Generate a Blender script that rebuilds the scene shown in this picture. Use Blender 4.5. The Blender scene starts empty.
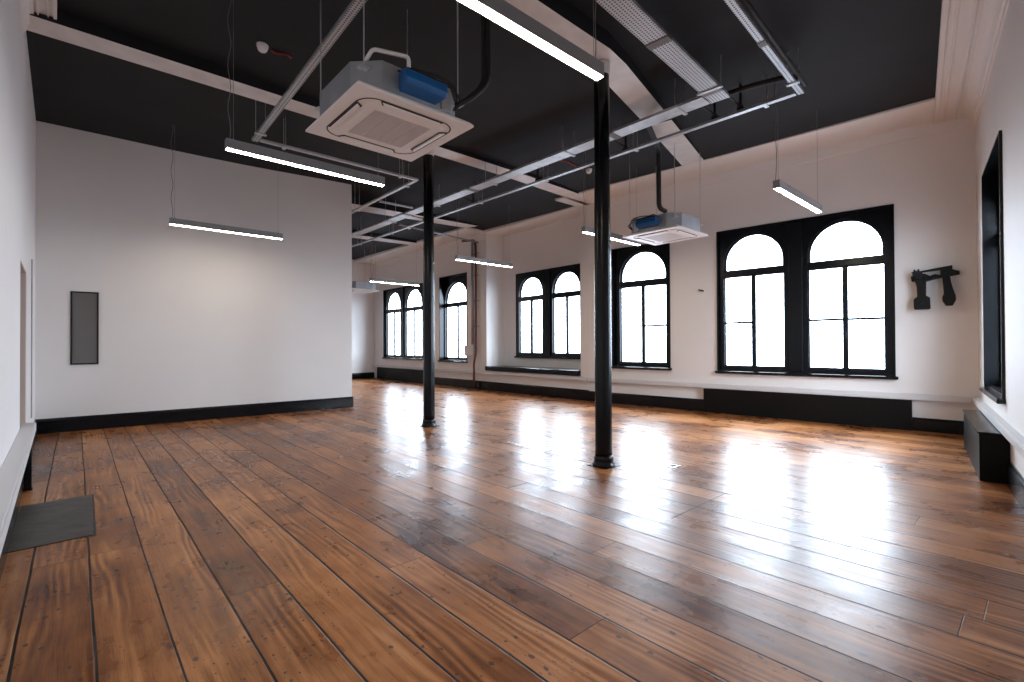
import bpy, bmesh, math, random
from mathutils import Vector, Matrix
random.seed(7)
S = bpy.context.scene
COL = S.collection
S.view_settings.view_transform = 'Standard'
S.view_settings.look = 'None'
S.view_settings.exposure = 0.0
S.view_settings.gamma = 1.0
S.view_settings.use_curve_mapping = False
R = math.radians

# ------------------------------------------------------------------ room survey (metres)
# The building grid: a runs across the room towards the window wall, b runs along the floorboards.
GA = Vector((0.7430, 0.6693, 0)); GB = Vector((-0.6693, 0.7430, 0))
GROT = math.atan2(GA.y, GA.x)
def AB(a, b, z=0.0):
    return GA * a + GB * b + Vector((0, 0, z))
K = Vector((0.248, -0.625, 0))            # corner behind the camera
QL = Vector((-6.565, 6.655, 0))           # partition meets left wall
PE = Vector((-3.136, 9.470, 0))           # free end of the partition
FL = Vector((-11.679, 12.119, 0))
CF = Vector((-5.144, 18.012, 0))
CB = Vector((1.638, 10.316, 0))
WA = Vector((2.047, 9.934, 0))
PR = Vector((6.009, 6.236, 0))
CEIL = 4.25

# ------------------------------------------------------------------ materials
def mat(name, color, rough=0.5, metal=0.0, coat=0.0, bump=0.0, bscale=40, var=0.0, vscale=3, spec=0.5):
    m = bpy.data.materials.new(name); m.use_nodes = True
    nt = m.node_tree; n = nt.nodes; l = nt.links; p = n['Principled BSDF']
    p.inputs['Base Color'].default_value = (*color, 1); p.inputs['Roughness'].default_value = rough
    p.inputs['Metallic'].default_value = metal; p.inputs['Coat Weight'].default_value = coat
    p.inputs['Coat Roughness'].default_value = 0.1
    p.inputs['Specular IOR Level'].default_value = spec
    tc = n.new('ShaderNodeTexCoord')
    if var:
        t = n.new('ShaderNodeTexNoise'); t.inputs['Scale'].default_value = vscale; t.inputs['Detail'].default_value = 5
        l.new(tc.outputs['Object'], t.inputs['Vector'])
        r = n.new('ShaderNodeMapRange'); r.inputs[1].default_value = 0.3; r.inputs[2].default_value = 0.7
        r.inputs[3].default_value = 1 - var; r.inputs[4].default_value = 1 + var
        l.new(t.outputs['Fac'], r.inputs[0])
        v = n.new('ShaderNodeVectorMath'); v.operation = 'SCALE'; v.inputs[0].default_value = color
        l.new(r.outputs[0], v.inputs['Scale']); l.new(v.outputs[0], p.inputs['Base Color'])
    if bump:
        t = n.new('ShaderNodeTexNoise'); t.inputs['Scale'].default_value = bscale; t.inputs['Detail'].default_value = 4
        l.new(tc.outputs['Object'], t.inputs['Vector'])
        b = n.new('ShaderNodeBump'); b.inputs['Strength'].default_value = bump; b.inputs['Distance'].default_value = 0.01
        l.new(t.outputs['Fac'], b.inputs['Height']); l.new(b.outputs[0], p.inputs['Normal'])
    return m

def emis(name, color, strength):
    m = bpy.data.materials.new(name); m.use_nodes = True
    nt = m.node_tree; nt.nodes.clear()
    o = nt.nodes.new('ShaderNodeOutputMaterial'); e = nt.nodes.new('ShaderNodeEmission')
    e.inputs[0].default_value = (*color, 1); e.inputs[1].default_value = strength
    nt.links.new(e.outputs[0], o.inputs[0]); return m

def glass_mat():
    m = bpy.data.materials.new('window_glass'); m.use_nodes = True
    nt = m.node_tree; n = nt.nodes; n.clear(); l = nt.links
    o = n.new('ShaderNodeOutputMaterial'); mx = n.new('ShaderNodeMixShader')
    t = n.new('ShaderNodeBsdfTransparent'); g = n.new('ShaderNodeBsdfGlossy'); g.inputs['Roughness'].default_value = 0.02
    f = n.new('ShaderNodeFresnel'); ge = n.new('ShaderNodeNewGeometry')
    io = n.new('ShaderNodeMapRange'); io.inputs[3].default_value = 1.45; io.inputs[4].default_value = 1/1.45
    l.new(ge.outputs['Backfacing'], io.inputs[0]); l.new(io.outputs[0], f.inputs[0])
    t.inputs[0].default_value = (0.97, 0.985, 1, 1)
    l.new(f.outputs[0], mx.inputs[0]); l.new(t.outputs[0], mx.inputs[1]); l.new(g.outputs[0], mx.inputs[2]); l.new(mx.outputs[0], o.inputs[0])
    return m

def perforated():
    m = mat('perforated_galvanised', (0.5, 0.52, 0.54), 0.45, 0.75)
    nt = m.node_tree; n = nt.nodes; l = nt.links; p = n['Principled BSDF']
    tc = n.new('ShaderNodeTexCoord')
    mp = n.new('ShaderNodeMapping'); mp.inputs['Scale'].default_value = (34, 34, 0.001)
    v = n.new('ShaderNodeTexVoronoi'); v.inputs['Randomness'].default_value = 0.0; v.inputs['Scale'].default_value = 1.0
    l.new(tc.outputs['Object'], mp.inputs[0]); l.new(mp.outputs[0], v.inputs['Vector'])
    c = n.new('ShaderNodeMath'); c.operation = 'LESS_THAN'; c.inputs[1].default_value = 0.27
    l.new(v.outputs['Distance'], c.inputs[0])
    mx = n.new('ShaderNodeMix'); mx.data_type = 'RGBA'
    mx.inputs[6].default_value = (0.5, 0.52, 0.54, 1); mx.inputs[7].default_value = (0.02, 0.02, 0.02, 1)
    l.new(c.outputs[0], mx.inputs[0]); l.new(mx.outputs[2], p.inputs['Base Color'])
    q = n.new('ShaderNodeMath'); q.operation = 'MULTIPLY_ADD'; q.inputs[1].default_value = -0.7; q.inputs[2].default_value = 0.75
    l.new(c.outputs[0], q.inputs[0]); l.new(q.outputs[0], p.inputs['Metallic'])
    return m

def floor_mat():
    m = bpy.data.materials.new('varnished_pine_boards'); m.use_nodes = True
    nt = m.node_tree; n = nt.nodes; l = nt.links; p = n['Principled BSDF']
    def N(t, **k):
        x = n.new(t)
        for kk, v in k.items(): setattr(x, kk, v)
        return x
    def M(op, a, b=None, c=None):
        x = N('ShaderNodeMath', operation=op)
        for i, v in enumerate((a, b, c)):
            if v is None: continue
            if isinstance(v, (int, float)): x.inputs[i].default_value = v
            else: l.new(v, x.inputs[i])
        return x.outputs[0]
    def comb(x, y, z):
        c = N('ShaderNodeCombineXYZ')
        for i, v in enumerate((x, y, z)):
            if isinstance(v, (int, float)): c.inputs[i].default_value = v
            else: l.new(v, c.inputs[i])
        return c.outputs[0]
    def noise(vec, scale=1.0, detail=3, rough=0.5, dist=0.0):
        t = N('ShaderNodeTexNoise'); t.inputs['Scale'].default_value = scale; t.inputs['Detail'].default_value = detail
        t.inputs['Roughness'].default_value = rough; t.inputs['Distortion'].default_value = dist
        l.new(vec, t.inputs['Vector']); return t.outputs['Fac']
    def rng(v, a, b, c, d, smooth=False):
        r = N('ShaderNodeMapRange')
        if smooth: r.interpolation_type = 'SMOOTHSTEP'
        for i, q in enumerate((a, b, c, d)): r.inputs[i + 1].default_value = q
        l.new(v, r.inputs[0]); return r.outputs[0]
    def white(v, off=0.0):
        w = N('ShaderNodeTexWhiteNoise', noise_dimensions='1D')
        l.new(M('ADD', v, off), w.inputs['W']); return w.outputs['Value']
    tc = N('ShaderNodeTexCoord'); sp = N('ShaderNodeSeparateXYZ'); l.new(tc.outputs['Object'], sp.inputs[0])
    X, Y = sp.outputs[0], sp.outputs[1]
    a = M('ADD', M('MULTIPLY', X, GA.x), M('MULTIPLY', Y, GA.y))
    b = M('ADD', M('MULTIPLY', X, GB.x), M('MULTIPLY', Y, GB.y))
    wob = M('MULTIPLY', M('SUBTRACT', noise(comb(M('MULTIPLY', a, 4.0), M('MULTIPLY', b, 0.9), 0), 1, 3), 0.5), 0.018)
    aw = M('ADD', a, wob)
    W = 0.2385
    t = M('DIVIDE', M('SUBTRACT', aw, 0.057), W)
    idx = M('FLOOR', t); fr = M('FRACT', t)
    # board ends
    L = 3.7
    bt = M('ADD', M('DIVIDE', b, L), white(idx, 3.3)); bi = M('FLOOR', bt); bf = M('FRACT', bt)
    bid = M('ADD', M('MULTIPLY', idx, 7.31), M('MULTIPLY', bi, 3.17))
    edge = M('MULTIPLY', M('MINIMUM', fr, M('SUBTRACT', 1.0, fr)), W)           # metres to the long edge
    bend = M('MULTIPLY', M('MINIMUM', bf, M('SUBTRACT', 1.0, bf)), L)
    gw = rng(white(idx, 11.0), 0, 1, 0.0036, 0.0080)
    gapL = M('SUBTRACT', 1.0, rng(M('DIVIDE', edge, gw), 0.5, 1.15, 0, 1, True))
    gapB = M('SUBTRACT', 1.0, rng(bend, 0.0008, 0.0028, 0, 1, True))
    gap = M('MAXIMUM', gapL, gapB)
    # grain
    r1 = white(bid, 0.5); r2 = white(bid, 21.7)
    ga = M('ADD', M('MULTIPLY', a, 1.0), M('MULTIPLY', r1, 40.0))
    gb = M('ADD', b, M('MULTIPLY', r2, 60.0))
    warp = noise(comb(M('MULTIPLY', ga, 4.0), M('MULTIPLY', gb, 0.55), 0), 1, 2)
    rings = M('SINE', M('ADD', M('MULTIPLY', ga, 150.0), M('MULTIPLY', warp, 40.0)))
    fine = noise(comb(M('MULTIPLY', ga, 260.0), M('MULTIPLY', gb, 5.0), 0), 1, 3, 0.6)
    med = noise(comb(M('MULTIPLY', ga, 16.0), M('MULTIPLY', gb, 1.3), 0), 1, 4, 0.55)
    blot = noise(comb(a, b, 0), 1.3, 4, 0.55)
    blot2 = noise(comb(a, M('MULTIPLY', b, 0.6), 5.0), 6.0, 4, 0.55)
    mask = rng(noise(comb(M('MULTIPLY', ga, 7.0), M('MULTIPLY', gb, 0.9), 3.0), 1, 2), 0.45, 0.62, 0.0, 1.0)
    g = M('ADD', M('MULTIPLY', M('MULTIPLY', rings, mask), 0.10), M('MULTIPLY', fine, 0.26))
    g = M('ADD', g, M('MULTIPLY', med, 0.40)); g = M('ADD', g, M('MULTIPLY', blot, 0.60)); g = M('ADD', g, M('MULTIPLY', blot2, 0.22))
    g = M('ADD', g, M('MULTIPLY', M('SUBTRACT', r1, 0.5), 0.17))
    cr = N('ShaderNodeValToRGB'); e = cr.color_ramp.elements
    e[0].position = 0.48; e[0].color = (0.050, 0.014, 0.004, 1)
    e[1].position = 1.06 if False else 1.0; e[1].color = (0.58, 0.285, 0.125, 1)
    for pos, c in ((0.61, (0.135, 0.042, 0.011, 1)), (0.74, (0.27, 0.098, 0.029, 1)), (0.86, (0.44, 0.182, 0.062, 1))):
        q = cr.color_ramp.elements.new(pos); q.color = c
    l.new(g, cr.inputs[0]); colr = cr.outputs[0]
    def mix(f, c1, c2):
        x = N('ShaderNodeMix', data_type='RGBA')
        l.new(f, x.inputs[0])
        for i, c in ((6, c1), (7, c2)):
            if isinstance(c, tuple): x.inputs[i].default_value = (*c, 1)
            else: l.new(c, x.inputs[i])
        return x.outputs[2]
    # knots
    vk = N('ShaderNodeTexVoronoi'); vk.inputs['Scale'].default_value = 1.0
    l.new(comb(M('MULTIPLY', ga, 5.2), M('MULTIPLY', gb, 2.6), 0), vk.inputs['Vector'])
    sk = N('ShaderNodeSeparateColor'); l.new(vk.outputs['Color'], sk.inputs[0])
    knot = M('MULTIPLY', M('SUBTRACT', 1.0, rng(vk.outputs['Distance'], 0.04, 0.13, 0, 1, True)), M('GREATER_THAN', sk.outputs[0], 0.62))
    colr = mix(M('MULTIPLY', knot, 0.8), colr, (0.055, 0.016, 0.008))
    # nail holes, dents and worn specks
    def specks(sa, sb, r, keep, off, seed):
        v = N('ShaderNodeTexVoronoi'); v.inputs['Scale'].default_value = 1.0
        wv = M('MULTIPLY', noise(comb(a, b, seed), 90.0, 1), 0.25)
        l.new(comb(M('ADD', M('MULTIPLY', a, sa), wv), M('ADD', M('MULTIPLY', b, sb), wv), seed), v.inputs['Vector'])
        s = N('ShaderNodeSeparateColor'); l.new(v.outputs['Color'], s.inputs[0])
        rad = M('MULTIPLY', s.outputs[1], r)
        return M('MULTIPLY', M('LESS_THAN', v.outputs['Distance'], rad), M('GREATER_THAN', s.outputs[0], keep))
    dens = rng(noise(comb(a, b, 9.0), 2.6, 3), 0.42, 0.6, 0.0, 1.0)
    sp1 = specks(22, 14, 0.24, 0.5, 0, 2.0)
    sp2 = specks(48, 30, 0.3, 0.45, 0, 4.0)
    spk = M('MAXIMUM', sp1, M('MULTIPLY', sp2, dens))
    streak = rng(noise(comb(M('MULTIPLY', ga, 85.0), M('MULTIPLY', gb, 2.6), 7.0), 1, 3, 0.55), 0.60, 0.70, 0.0, 1.0)
    zone = rng(noise(comb(M('MULTIPLY', ga, 3.0), M('MULTIPLY', gb, 1.2), 8.0), 1, 2), 0.42, 0.60, 0.15, 1.0)
    colr = mix(M('MULTIPLY', M('MULTIPLY', streak, zone), 0.55), colr, (0.045, 0.016, 0.008))
    sp3 = specks(70, 26, 0.34, 0.35, 0, 11.0)
    dens2 = rng(noise(comb(a, b, 14.0), 1.6, 3), 0.50, 0.62, 0.0, 1.0)
    colr = mix(M('MULTIPLY', M('MULTIPLY', sp3, dens2), 0.6), colr, (0.10, 0.085, 0.085))
    colr = mix(M('MULTIPLY', spk, 0.8), colr, (0.045, 0.036, 0.036))
    # gap: black, with grey filler in places
    fil = rng(noise(comb(M('MULTIPLY', idx, 3.0), M('MULTIPLY', b, 3.0), 0), 1.0, 3), 0.47, 0.56, 0, 1)
    gapc = mix(fil, (0.012, 0.009, 0.008), (0.05, 0.042, 0.038))
    colr = mix(gap, colr, gapc)
    l.new(colr, p.inputs['Base Color'])
    rr = rng(M('ADD', M('MULTIPLY', blot2, 0.6), M('MULTIPLY', blot, 0.4)), 0.35, 0.65, 0.23, 0.37)
    rr = M('ADD', rr, M('MULTIPLY', gap, 0.4))
    l.new(rr, p.inputs['Roughness'])
    p.inputs['Specular IOR Level'].default_value = 0.20
    p.inputs['Coat Weight'].default_value = 0.0
    # relief: cupped boards, sunk gaps, grain
    cup = M('POWER', M('ABSOLUTE', M('SUBTRACT', fr, 0.5)), 2.0)
    h = M('MULTIPLY', cup, 0.0032)
    h = M('ADD', h, M('MULTIPLY', noise(comb(M('MULTIPLY', ga, 7), M('MULTIPLY', gb, 2.5), 0), 1, 1), 0.0016))
    h = M('SUBTRACT', h, M('MULTIPLY', gap, 0.0015))
    bp = N('ShaderNodeBump'); bp.inputs['Strength'].default_value = 1.0; bp.inputs['Distance'].default_value = 1.0
    l.new(h, bp.inputs['Height']); l.new(bp.outputs[0], p.inputs['Normal'])
    l.new(bp.outputs[0], p.inputs['Coat Normal'])
    return m

M_wall = mat('white_wall_paint', (0.80, 0.775, 0.76), 0.62, bump=0.10, bscale=60, var=0.02, vscale=0.9)
M_ceil = mat('black_ceiling_paint', (0.0150, 0.0155, 0.0175), 0.72, spec=0.25, bump=0.15, bscale=18, var=0.12, vscale=2)
M_black = mat('black_gloss_paint', (0.0028, 0.0038, 0.0056), 0.24, spec=0.3, bump=0.12, bscale=14)
M_satin = mat('black_satin_panel', (0.0035, 0.0032, 0.0034), 0.5, spec=0.2)
M_beam = mat('white_beam_paint', (0.72, 0.69, 0.67), 0.35, bump=0.3, bscale=6, var=0.10, vscale=5)
M_galv = mat('galvanised_steel', (0.56, 0.58, 0.60), 0.42, 0.75, bump=0.08, bscale=30, var=0.15, vscale=9)
M_duct = mat('grey_galvanised_casing', (0.42, 0.45, 0.48), 0.42, 0.6, var=0.12, vscale=6)
M_perf = perforated()
M_plastic = mat('white_plastic', (0.86, 0.83, 0.81), 0.4)
M_grille = mat('air_grille_plastic', (0.62, 0.57, 0.55), 0.5)
M_dark = mat('dark_groove', (0.03, 0.028, 0.027), 0.6)
M_blue = mat('blue_plastic', (0.006, 0.105, 0.33), 0.35)
M_rubber = mat('black_rubber_insulation', (0.010, 0.010, 0.010), 0.6, bump=0.4, bscale=60)
M_lampbody = mat('aluminium_lamp_body', (0.36, 0.37, 0.38), 0.35, 0.5)
M_wire = mat('steel_wire', (0.30, 0.29, 0.28), 0.4, 0.5)
M_flex = mat('grey_flex', (0.16, 0.15, 0.14), 0.5)
M_lamp = emis('lamp_diffuser', (1.0, 0.86, 0.70), 56.0)
M_red = mat('red_cable', (0.25, 0.008, 0.01), 0.5)
M_copper = mat('red_brown_pipe_paint', (0.14, 0.04, 0.03), 0.45)
M_iron = mat('black_cast_iron', (0.003, 0.0027, 0.0027), 0.5, spec=0.25, bump=0.5, bscale=50)
M_slate = mat('grey_slate', (0.044, 0.040, 0.034), 0.45, bump=0.8, bscale=9, var=0.5, vscale=5)
M_mirror = mat('dark_glass', (0.10, 0.09, 0.085), 0.06, 0.0, spec=0.8)
M_trunk = mat('white_trunking', (0.66, 0.65, 0.66), 0.38)
M_jamb = mat('cream_reveal_paint', (0.56, 0.48, 0.44), 0.6)
M_floor = floor_mat()
M_glass = glass_mat()
M_brass = mat('dull_brass', (0.32, 0.26, 0.16), 0.3, 0.9)
M_steelplate = mat('brushed_plate', (0.6, 0.6, 0.6), 0.25, 0.9)

# ------------------------------------------------------------------ mesh helpers
def link(name, bm, m, parent=None, smooth=False, bevel=0.0):
    me = bpy.data.meshes.new(name); bmesh.ops.recalc_face_normals(bm, faces=bm.faces[:]); bm.to_mesh(me); bm.free()
    me.materials.append(m)
    if smooth:
        for f in me.polygons: f.use_smooth = True
    o = bpy.data.objects.new(name, me); COL.objects.link(o)
    if parent is not None: o.parent = parent
    if bevel:
        b = o.modifiers.new('soft_edge', 'BEVEL'); b.width = bevel; b.segments = 2; b.limit_method = 'ANGLE'; b.angle_limit = R(40)
    return o
def box(bm, x0, x1, y0, y1, z0, z1):
    vs = [bm.verts.new(p) for p in ((x0,y0,z0),(x1,y0,z0),(x1,y1,z0),(x0,y1,z0),(x0,y0,z1),(x1,y0,z1),(x1,y1,z1),(x0,y1,z1))]
    for f in ((0,3,2,1),(4,5,6,7),(0,1,5,4),(1,2,6,5),(2,3,7,6),(3,0,4,7)): bm.faces.new([vs[i] for i in f])
def B(*boxes):
    bm = bmesh.new()
    for b in boxes: box(bm, *b)
    return bm
def prism(bm, bottom, top):
    """closed solid between two rings of equal length"""
    a = [bm.verts.new(p) for p in bottom]; c = [bm.verts.new(p) for p in top]; n = len(a)
    bm.faces.new(a[::-1]); bm.faces.new(c)
    for i in range(n): bm.faces.new((a[i], a[(i+1)%n], c[(i+1)%n], c[i]))
def tube(bm, pts, r, seg=8):
    pts = [Vector(p) for p in pts]; rings = []
    prev = None
    for i, p in enumerate(pts):
        d = (pts[min(i+1, len(pts)-1)] - pts[max(i-1, 0)]).normalized()
        if prev is None:
            u = d.orthogonal().normalized()
        else:
            u = (prev - d * prev.dot(d)).normalized()
        prev = u; v = d.cross(u)
        rings.append([bm.verts.new(p + (u*math.cos(2*math.pi*k/seg) + v*math.sin(2*math.pi*k/seg)) * r) for k in range(seg)])
    for i in range(len(rings)-1):
        for k in range(seg):
            bm.faces.new((rings[i][k], rings[i][(k+1)%seg], rings[i+1][(k+1)%seg], rings[i+1][k]))
    bm.faces.new(rings[0][::-1]); bm.faces.new(rings[-1])
def lathe(bm, prof, seg=32, cx=0, cy=0):
    rings = [[bm.verts.new((cx + r*math.cos(2*math.pi*k/seg), cy + r*math.sin(2*math.pi*k/seg), z)) for k in range(seg)] for r, z in prof]
    for i in range(len(rings)-1):
        for k in range(seg): bm.faces.new((rings[i][k], rings[i][(k+1)%seg], rings[i+1][(k+1)%seg], rings[i+1][k]))
    bm.faces.new(rings[0][::-1]); bm.faces.new(rings[-1])
def bend(pts, r=0.06, n=6):
    """round the corners of a polyline"""
    pts = [Vector(p) for p in pts]; out = [pts[0]]
    for i in range(1, len(pts)-1):
        p = pts[i]; a = (pts[i-1]-p); c = (pts[i+1]-p)
        rr = min(r, a.length*0.45, c.length*0.45); a = p + a.normalized()*rr; c = p + c.normalized()*rr
        for k in range(n+1):
            t = k/n; out.append(a*(1-t)**2 + p*2*t*(1-t) + c*t*t)
    out.append(pts[-1]); return out
def empty(name, loc, rz=0.0, label=None, cat=None, group=None, kind=None):
    o = bpy.data.objects.new(name, None); COL.objects.link(o); o.location = loc; o.rotation_euler = (0, 0, rz); o.empty_display_size = 0.1
    if label: o['label'] = label
    if cat: o['category'] = cat
    if group: o['group'] = group
    if kind: o['kind'] = kind
    return o
def tag(o, label=None, cat=None, group=None, kind=None):
    if label: o['label'] = label
    if cat: o['category'] = cat
    if group: o['group'] = group
    if kind: o['kind'] = kind
    return o
def frame_of(origin, e):
    """wall frame: x along the wall, y outward, z up; returns (origin, angle)"""
    return origin, math.atan2(e.y, e.x)
def place(o, fr):
    o.location = fr[0]; o.rotation_euler = (0, 0, fr[1]); return o
def at(fr, u, w, z):
    return Vector(fr[0]) + Matrix.Rotation(fr[1], 3, 'Z') @ Vector((u, w, z))

# ------------------------------------------------------------------ wall frames
e1 = (PR - WA).normalized(); F1 = frame_of(WA, e1)             # window wall, near length
e2 = (CB - CF).normalized(); F2 = frame_of(CF, e2)             # window wall, far length
dR = (PR - K).normalized(); FR = frame_of(PR, -dR)             # right wall, u measured from its far corner
dL = (QL - K).normalized(); FLW = frame_of(QL, dL)             # left wall, u<0 towards the camera
fw = (CF - FL).normalized(); FF = frame_of(FL, fw)
L1 = (PR - WA).length; U1 = (CB - WA).dot(e1); L2 = (CB - CF).length

def wall(name, fr, u0, u1, holes=(), z1=4.7, th=0.34, z0=-0.12, m=None, w0=0.0):
    us = sorted({u0, u1, *[h[0] for h in holes], *[h[1] for h in holes]}); zs = sorted({z0, z1, *[h[2] for h in holes], *[min(h[3], z1) for h in holes]})
    def solid(i, j):
        if i < 0 or j < 0 or i >= len(us)-1 or j >= len(zs)-1: return False
        cu, cz = (us[i]+us[i+1])/2, (zs[j]+zs[j+1])/2
        return not any(h[0] < cu < h[1] and h[2] < cz < h[3] for h in holes)
    bm = bmesh.new(); V = {}
    def v(u, w, z):
        k = (u, w, z)
        if k not in V: V[k] = bm.verts.new(k)
        return V[k]
    a, c = w0, w0 + th
    for i in range(len(us)-1):
        for j in range(len(zs)-1):
            if not solid(i, j): continue
            u, U, z, Z = us[i], us[i+1], zs[j], zs[j+1]
            bm.faces.new((v(u,a,z), v(U,a,z), v(U,a,Z), v(u,a,Z))); bm.faces.new((v(u,c,z), v(u,c,Z), v(U,c,Z), v(U,c,z)))
            if not solid(i-1, j): bm.faces.new((v(u,a,z), v(u,a,Z), v(u,c,Z), v(u,c,z)))
            if not solid(i+1, j): bm.faces.new((v(U,a,z), v(U,c,z), v(U,c,Z), v(U,a,Z)))
            if not solid(i, j-1): bm.faces.new((v(u,a,z), v(u,c,z), v(U,c,z), v(U,a,z)))
            if not solid(i, j+1): bm.faces.new((v(u,a,Z), v(U,a,Z), v(U,c,Z), v(u,c,Z)))
    o = link(name, bm, m or M_wall); place(o, fr); o['kind'] = 'structure'; return o

# windows: outer (u0,u1,z0,z1), lights [(ul,ur)], depth of glass plane, bars
W1 = dict(o=(2.132, 4.584, 0.735, 3.165), lights=[(2.235, 3.173), (3.511, 4.468)], bars=[(1, 0), (1, 1)], d=0.12)
W2 = dict(o=(0.02, 1.268, 0.757, 3.150), lights=[(0.160, 1.150)], bars=[(0, 1)], d=0.15)
W4 = dict(o=(4.47, 5.875, 0.745, 3.250), lights=[(4.53, 5.70)], bars=[(0, 0)], d=0.25)
W5 = dict(o=(0.80, 3.52, 0.775, 3.185), lights=[(0.93, 1.95), (2.285, 3.37)], bars=[(0, 0), (0, 0)], d=0.12)
W3 = dict(o=(7.285, 9.64, 0.905, 3.095), lights=[(7.40, 8.27), (8.63, 9.51)], bars=[(0, 0), (0, 0)], d=0.07)
W6 = dict(o=(0.98, 2.53, 0.70, 3.10), lights=[(1.10, 2.41)], bars=[(0, 0)], d=0.20)
def hole(w): o = w['o']; return (o[0]+0.02, o[1]-0.02, o[2]-0.02, o[3]-0.02)
NU0, NU1, NZ, ND = 6.75, 10.03, 0.52, 0.60     # window-seat alcove

wall('wall_window_side', F1, U1, L1+0.5, [hole(W1), hole(W2)], th=0.16)
wall('wall_window_side_far', F2, -0.4, L2, [hole(W4), hole(W5), (NU0, NU1, NZ, 9)], th=0.14)
wall('wall_alcove_back', F2, NU0-0.3, NU1+0.3, [hole(W3)], w0=ND, th=0.09)
for nm, ua, ub in (('wall_alcove_return', NU0-0.2, NU0), ('wall_alcove_return_near', NU1, NU1+0.2)):
    o = link(nm, B((ua, ub, 0.14, ND+0.09, -0.12, 4.7)), M_wall); place(o, F2); o['kind'] = 'structure'
o = link('wall_alcove_base', B((NU0, NU1, 0.14, ND, -0.12, NZ)), M_wall); place(o, F2); o['kind'] = 'structure'
wall('wall_right', FR, -0.3, (PR-K).length+0.3, [hole(W6)], th=0.22)
wall('wall_left', FLW, -(QL-K).length-0.3, (FL-QL).dot(dL)+0.3, [(-3.46, -2.44, 0.36, 1.95)])
nb = link('wall_left_niche', B((-3.5, -2.4, 0.22, 0.34, 0.3, 2.0)), M_jamb); place(nb, FLW); nb['kind'] = 'structure'
bm = B((-2.445, -2.42, 0.005, 0.22, 0.36, 1.95), (-3.48, -3.455, 0.005, 0.22, 0.36, 1.95), (-3.46, -2.44, 0.005, 0.22, 0.345, 0.365), (-3.46, -2.44, 0.005, 0.22, 1.945, 1.97))
nl = link('trim_1', bm, M_jamb); place(nl, FLW); nl['kind'] = 'structure'
wall('wall_far', FF, -0.3, (CF-FL).length+0.3)
# partition
pe = (PE-QL).normalized(); FP = frame_of(QL, pe); LP = (PE-QL).length
wall('wall_partition', FP, -0.02, LP, th=0.13, z1=4.6)

# floor
bm = bmesh.new()
out = [K, PR, CB, CF, FL]
cen = sum(out, Vector())/5
ring = [p + (p-cen).normalized()*1.2 for p in out]
prism(bm, [(p.x, p.y, -0.12) for p in ring], [(p.x, p.y, 0.0) for p in ring])
fl = link('floor', bm, M_floor); fl['kind'] = 'structure'

# ceiling: an old, slightly uneven plane
def ceil_z(p):
    pts = ((K, 4.20), (PR, 4.22), (CB, 4.22), (CF, 4.32), (FL, 4.34), (QL, 4.33), (PE, 4.37), (AB(3.9, 3.0), 4.14), (AB(3.9, 6.2), 4.20), (AB(0, 5), 4.30), (AB(7, 4), 4.2))
    sw = sz = 0.0
    for q, z in pts:
        w = 1.0/(((Vector((p[0], p[1], 0))-q).length+0.6)**2.5); sw += w; sz += w*z
    return sz/sw
bm = bmesh.new(); nA, nB = 24, 40
grid = [[None]*(nB+1) for _ in range(nA+1)]; top = [[None]*(nB+1) for _ in range(nA+1)]
for i in range(nA+1):
    for j in range(nB+1):
        p = AB(-1.2 + 11.2*i/nA, -2.0 + 20.5*j/nB); z = ceil_z(p)
        grid[i][j] = bm.verts.new((p.x, p.y, z)); top[i][j] = bm.verts.new((p.x, p.y, z+0.2))
for i in range(nA):
    for j in range(nB):
        bm.faces.new((grid[i][j], grid[i][j+1], grid[i+1][j+1], grid[i+1][j])); bm.faces.new((top[i][j], top[i+1][j], top[i+1][j+1], top[i][j+1]))
for i in range(nA):
    bm.faces.new((grid[i][0], grid[i+1][0], top[i+1][0], top[i][0])); bm.faces.new((grid[i][nB], top[i][nB], top[i+1][nB], grid[i+1][nB]))
for j in range(nB):
    bm.faces.new((grid[0][j], top[0][j], top[0][j+1], grid[0][j+1])); bm.faces.new((grid[nA][j], grid[nA][j+1], top[nA][j+1], top[nA][j]))
ce = link('ceiling', bm, M_ceil, smooth=False); ce['kind'] = 'structure'

# ------------------------------------------------------------------ beams: white soffits
def beam(name, st, label):
    """st: stations (a_lo, b_lo, a_hi, b_hi, z_soffit)"""
    bm = bmesh.new(); prev = None
    rows = []
    for (a0, b0, a1, b1, z) in st:
        p, q = AB(a0, b0, z), AB(a1, b1, z)
        rows.append([bm.verts.new(p), bm.verts.new(q), bm.verts.new((q.x, q.y, 4.5)), bm.verts.new((p.x, p.y, 4.5))])
    for r, s in zip(rows, rows[1:]):
        for k in range(4): bm.faces.new((r[k], r[(k+1)%4], s[(k+1)%4], s[k]))
    bm.faces.new(rows[0]); bm.faces.new(rows[-1][::-1])
    me_sides = link(name, bm, M_ceil)
    me_sides.data.materials.append(M_beam)
    for f in me_sides.data.polygons:
        if f.normal.z < -0.7: f.material_index = 1
    me_sides['kind'] = 'structure'; return me_sides
beam('ceiling_beam_1', [(-0.6, 2.75, -0.6, 3.10, 4.0), (3.75, 2.755, 3.75, 3.10, 4.0), (4.1, 2.82, 4.1, 3.14, 4.02), (5.45, 3.17, 5.45, 3.50, 4.09), (7.70, 3.76, 7.66, 4.12, 4.196)], '')
beam('ceiling_beam_2', [(-0.7, 6.03, -0.7, 6.34, 4.15), (3.9, 6.04, 3.9, 6.335, 4.15), (5.7, 6.06, 5.6, 6.36, 4.155), (7.75, 6.24, 7.7, 6.56, 4.196)], '')
beam('ceiling_beam_3', [(3.0, 9.58, 3.0, 10.08, 4.10), (7.6, 9.70, 7.5, 10.08, 4.236)], '')
beam('ceiling_beam_4', [(3.0, 12.32, 3.0, 12.76, 4.10), (7.6, 12.50, 7.5, 12.90, 4.236)], '')

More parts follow.
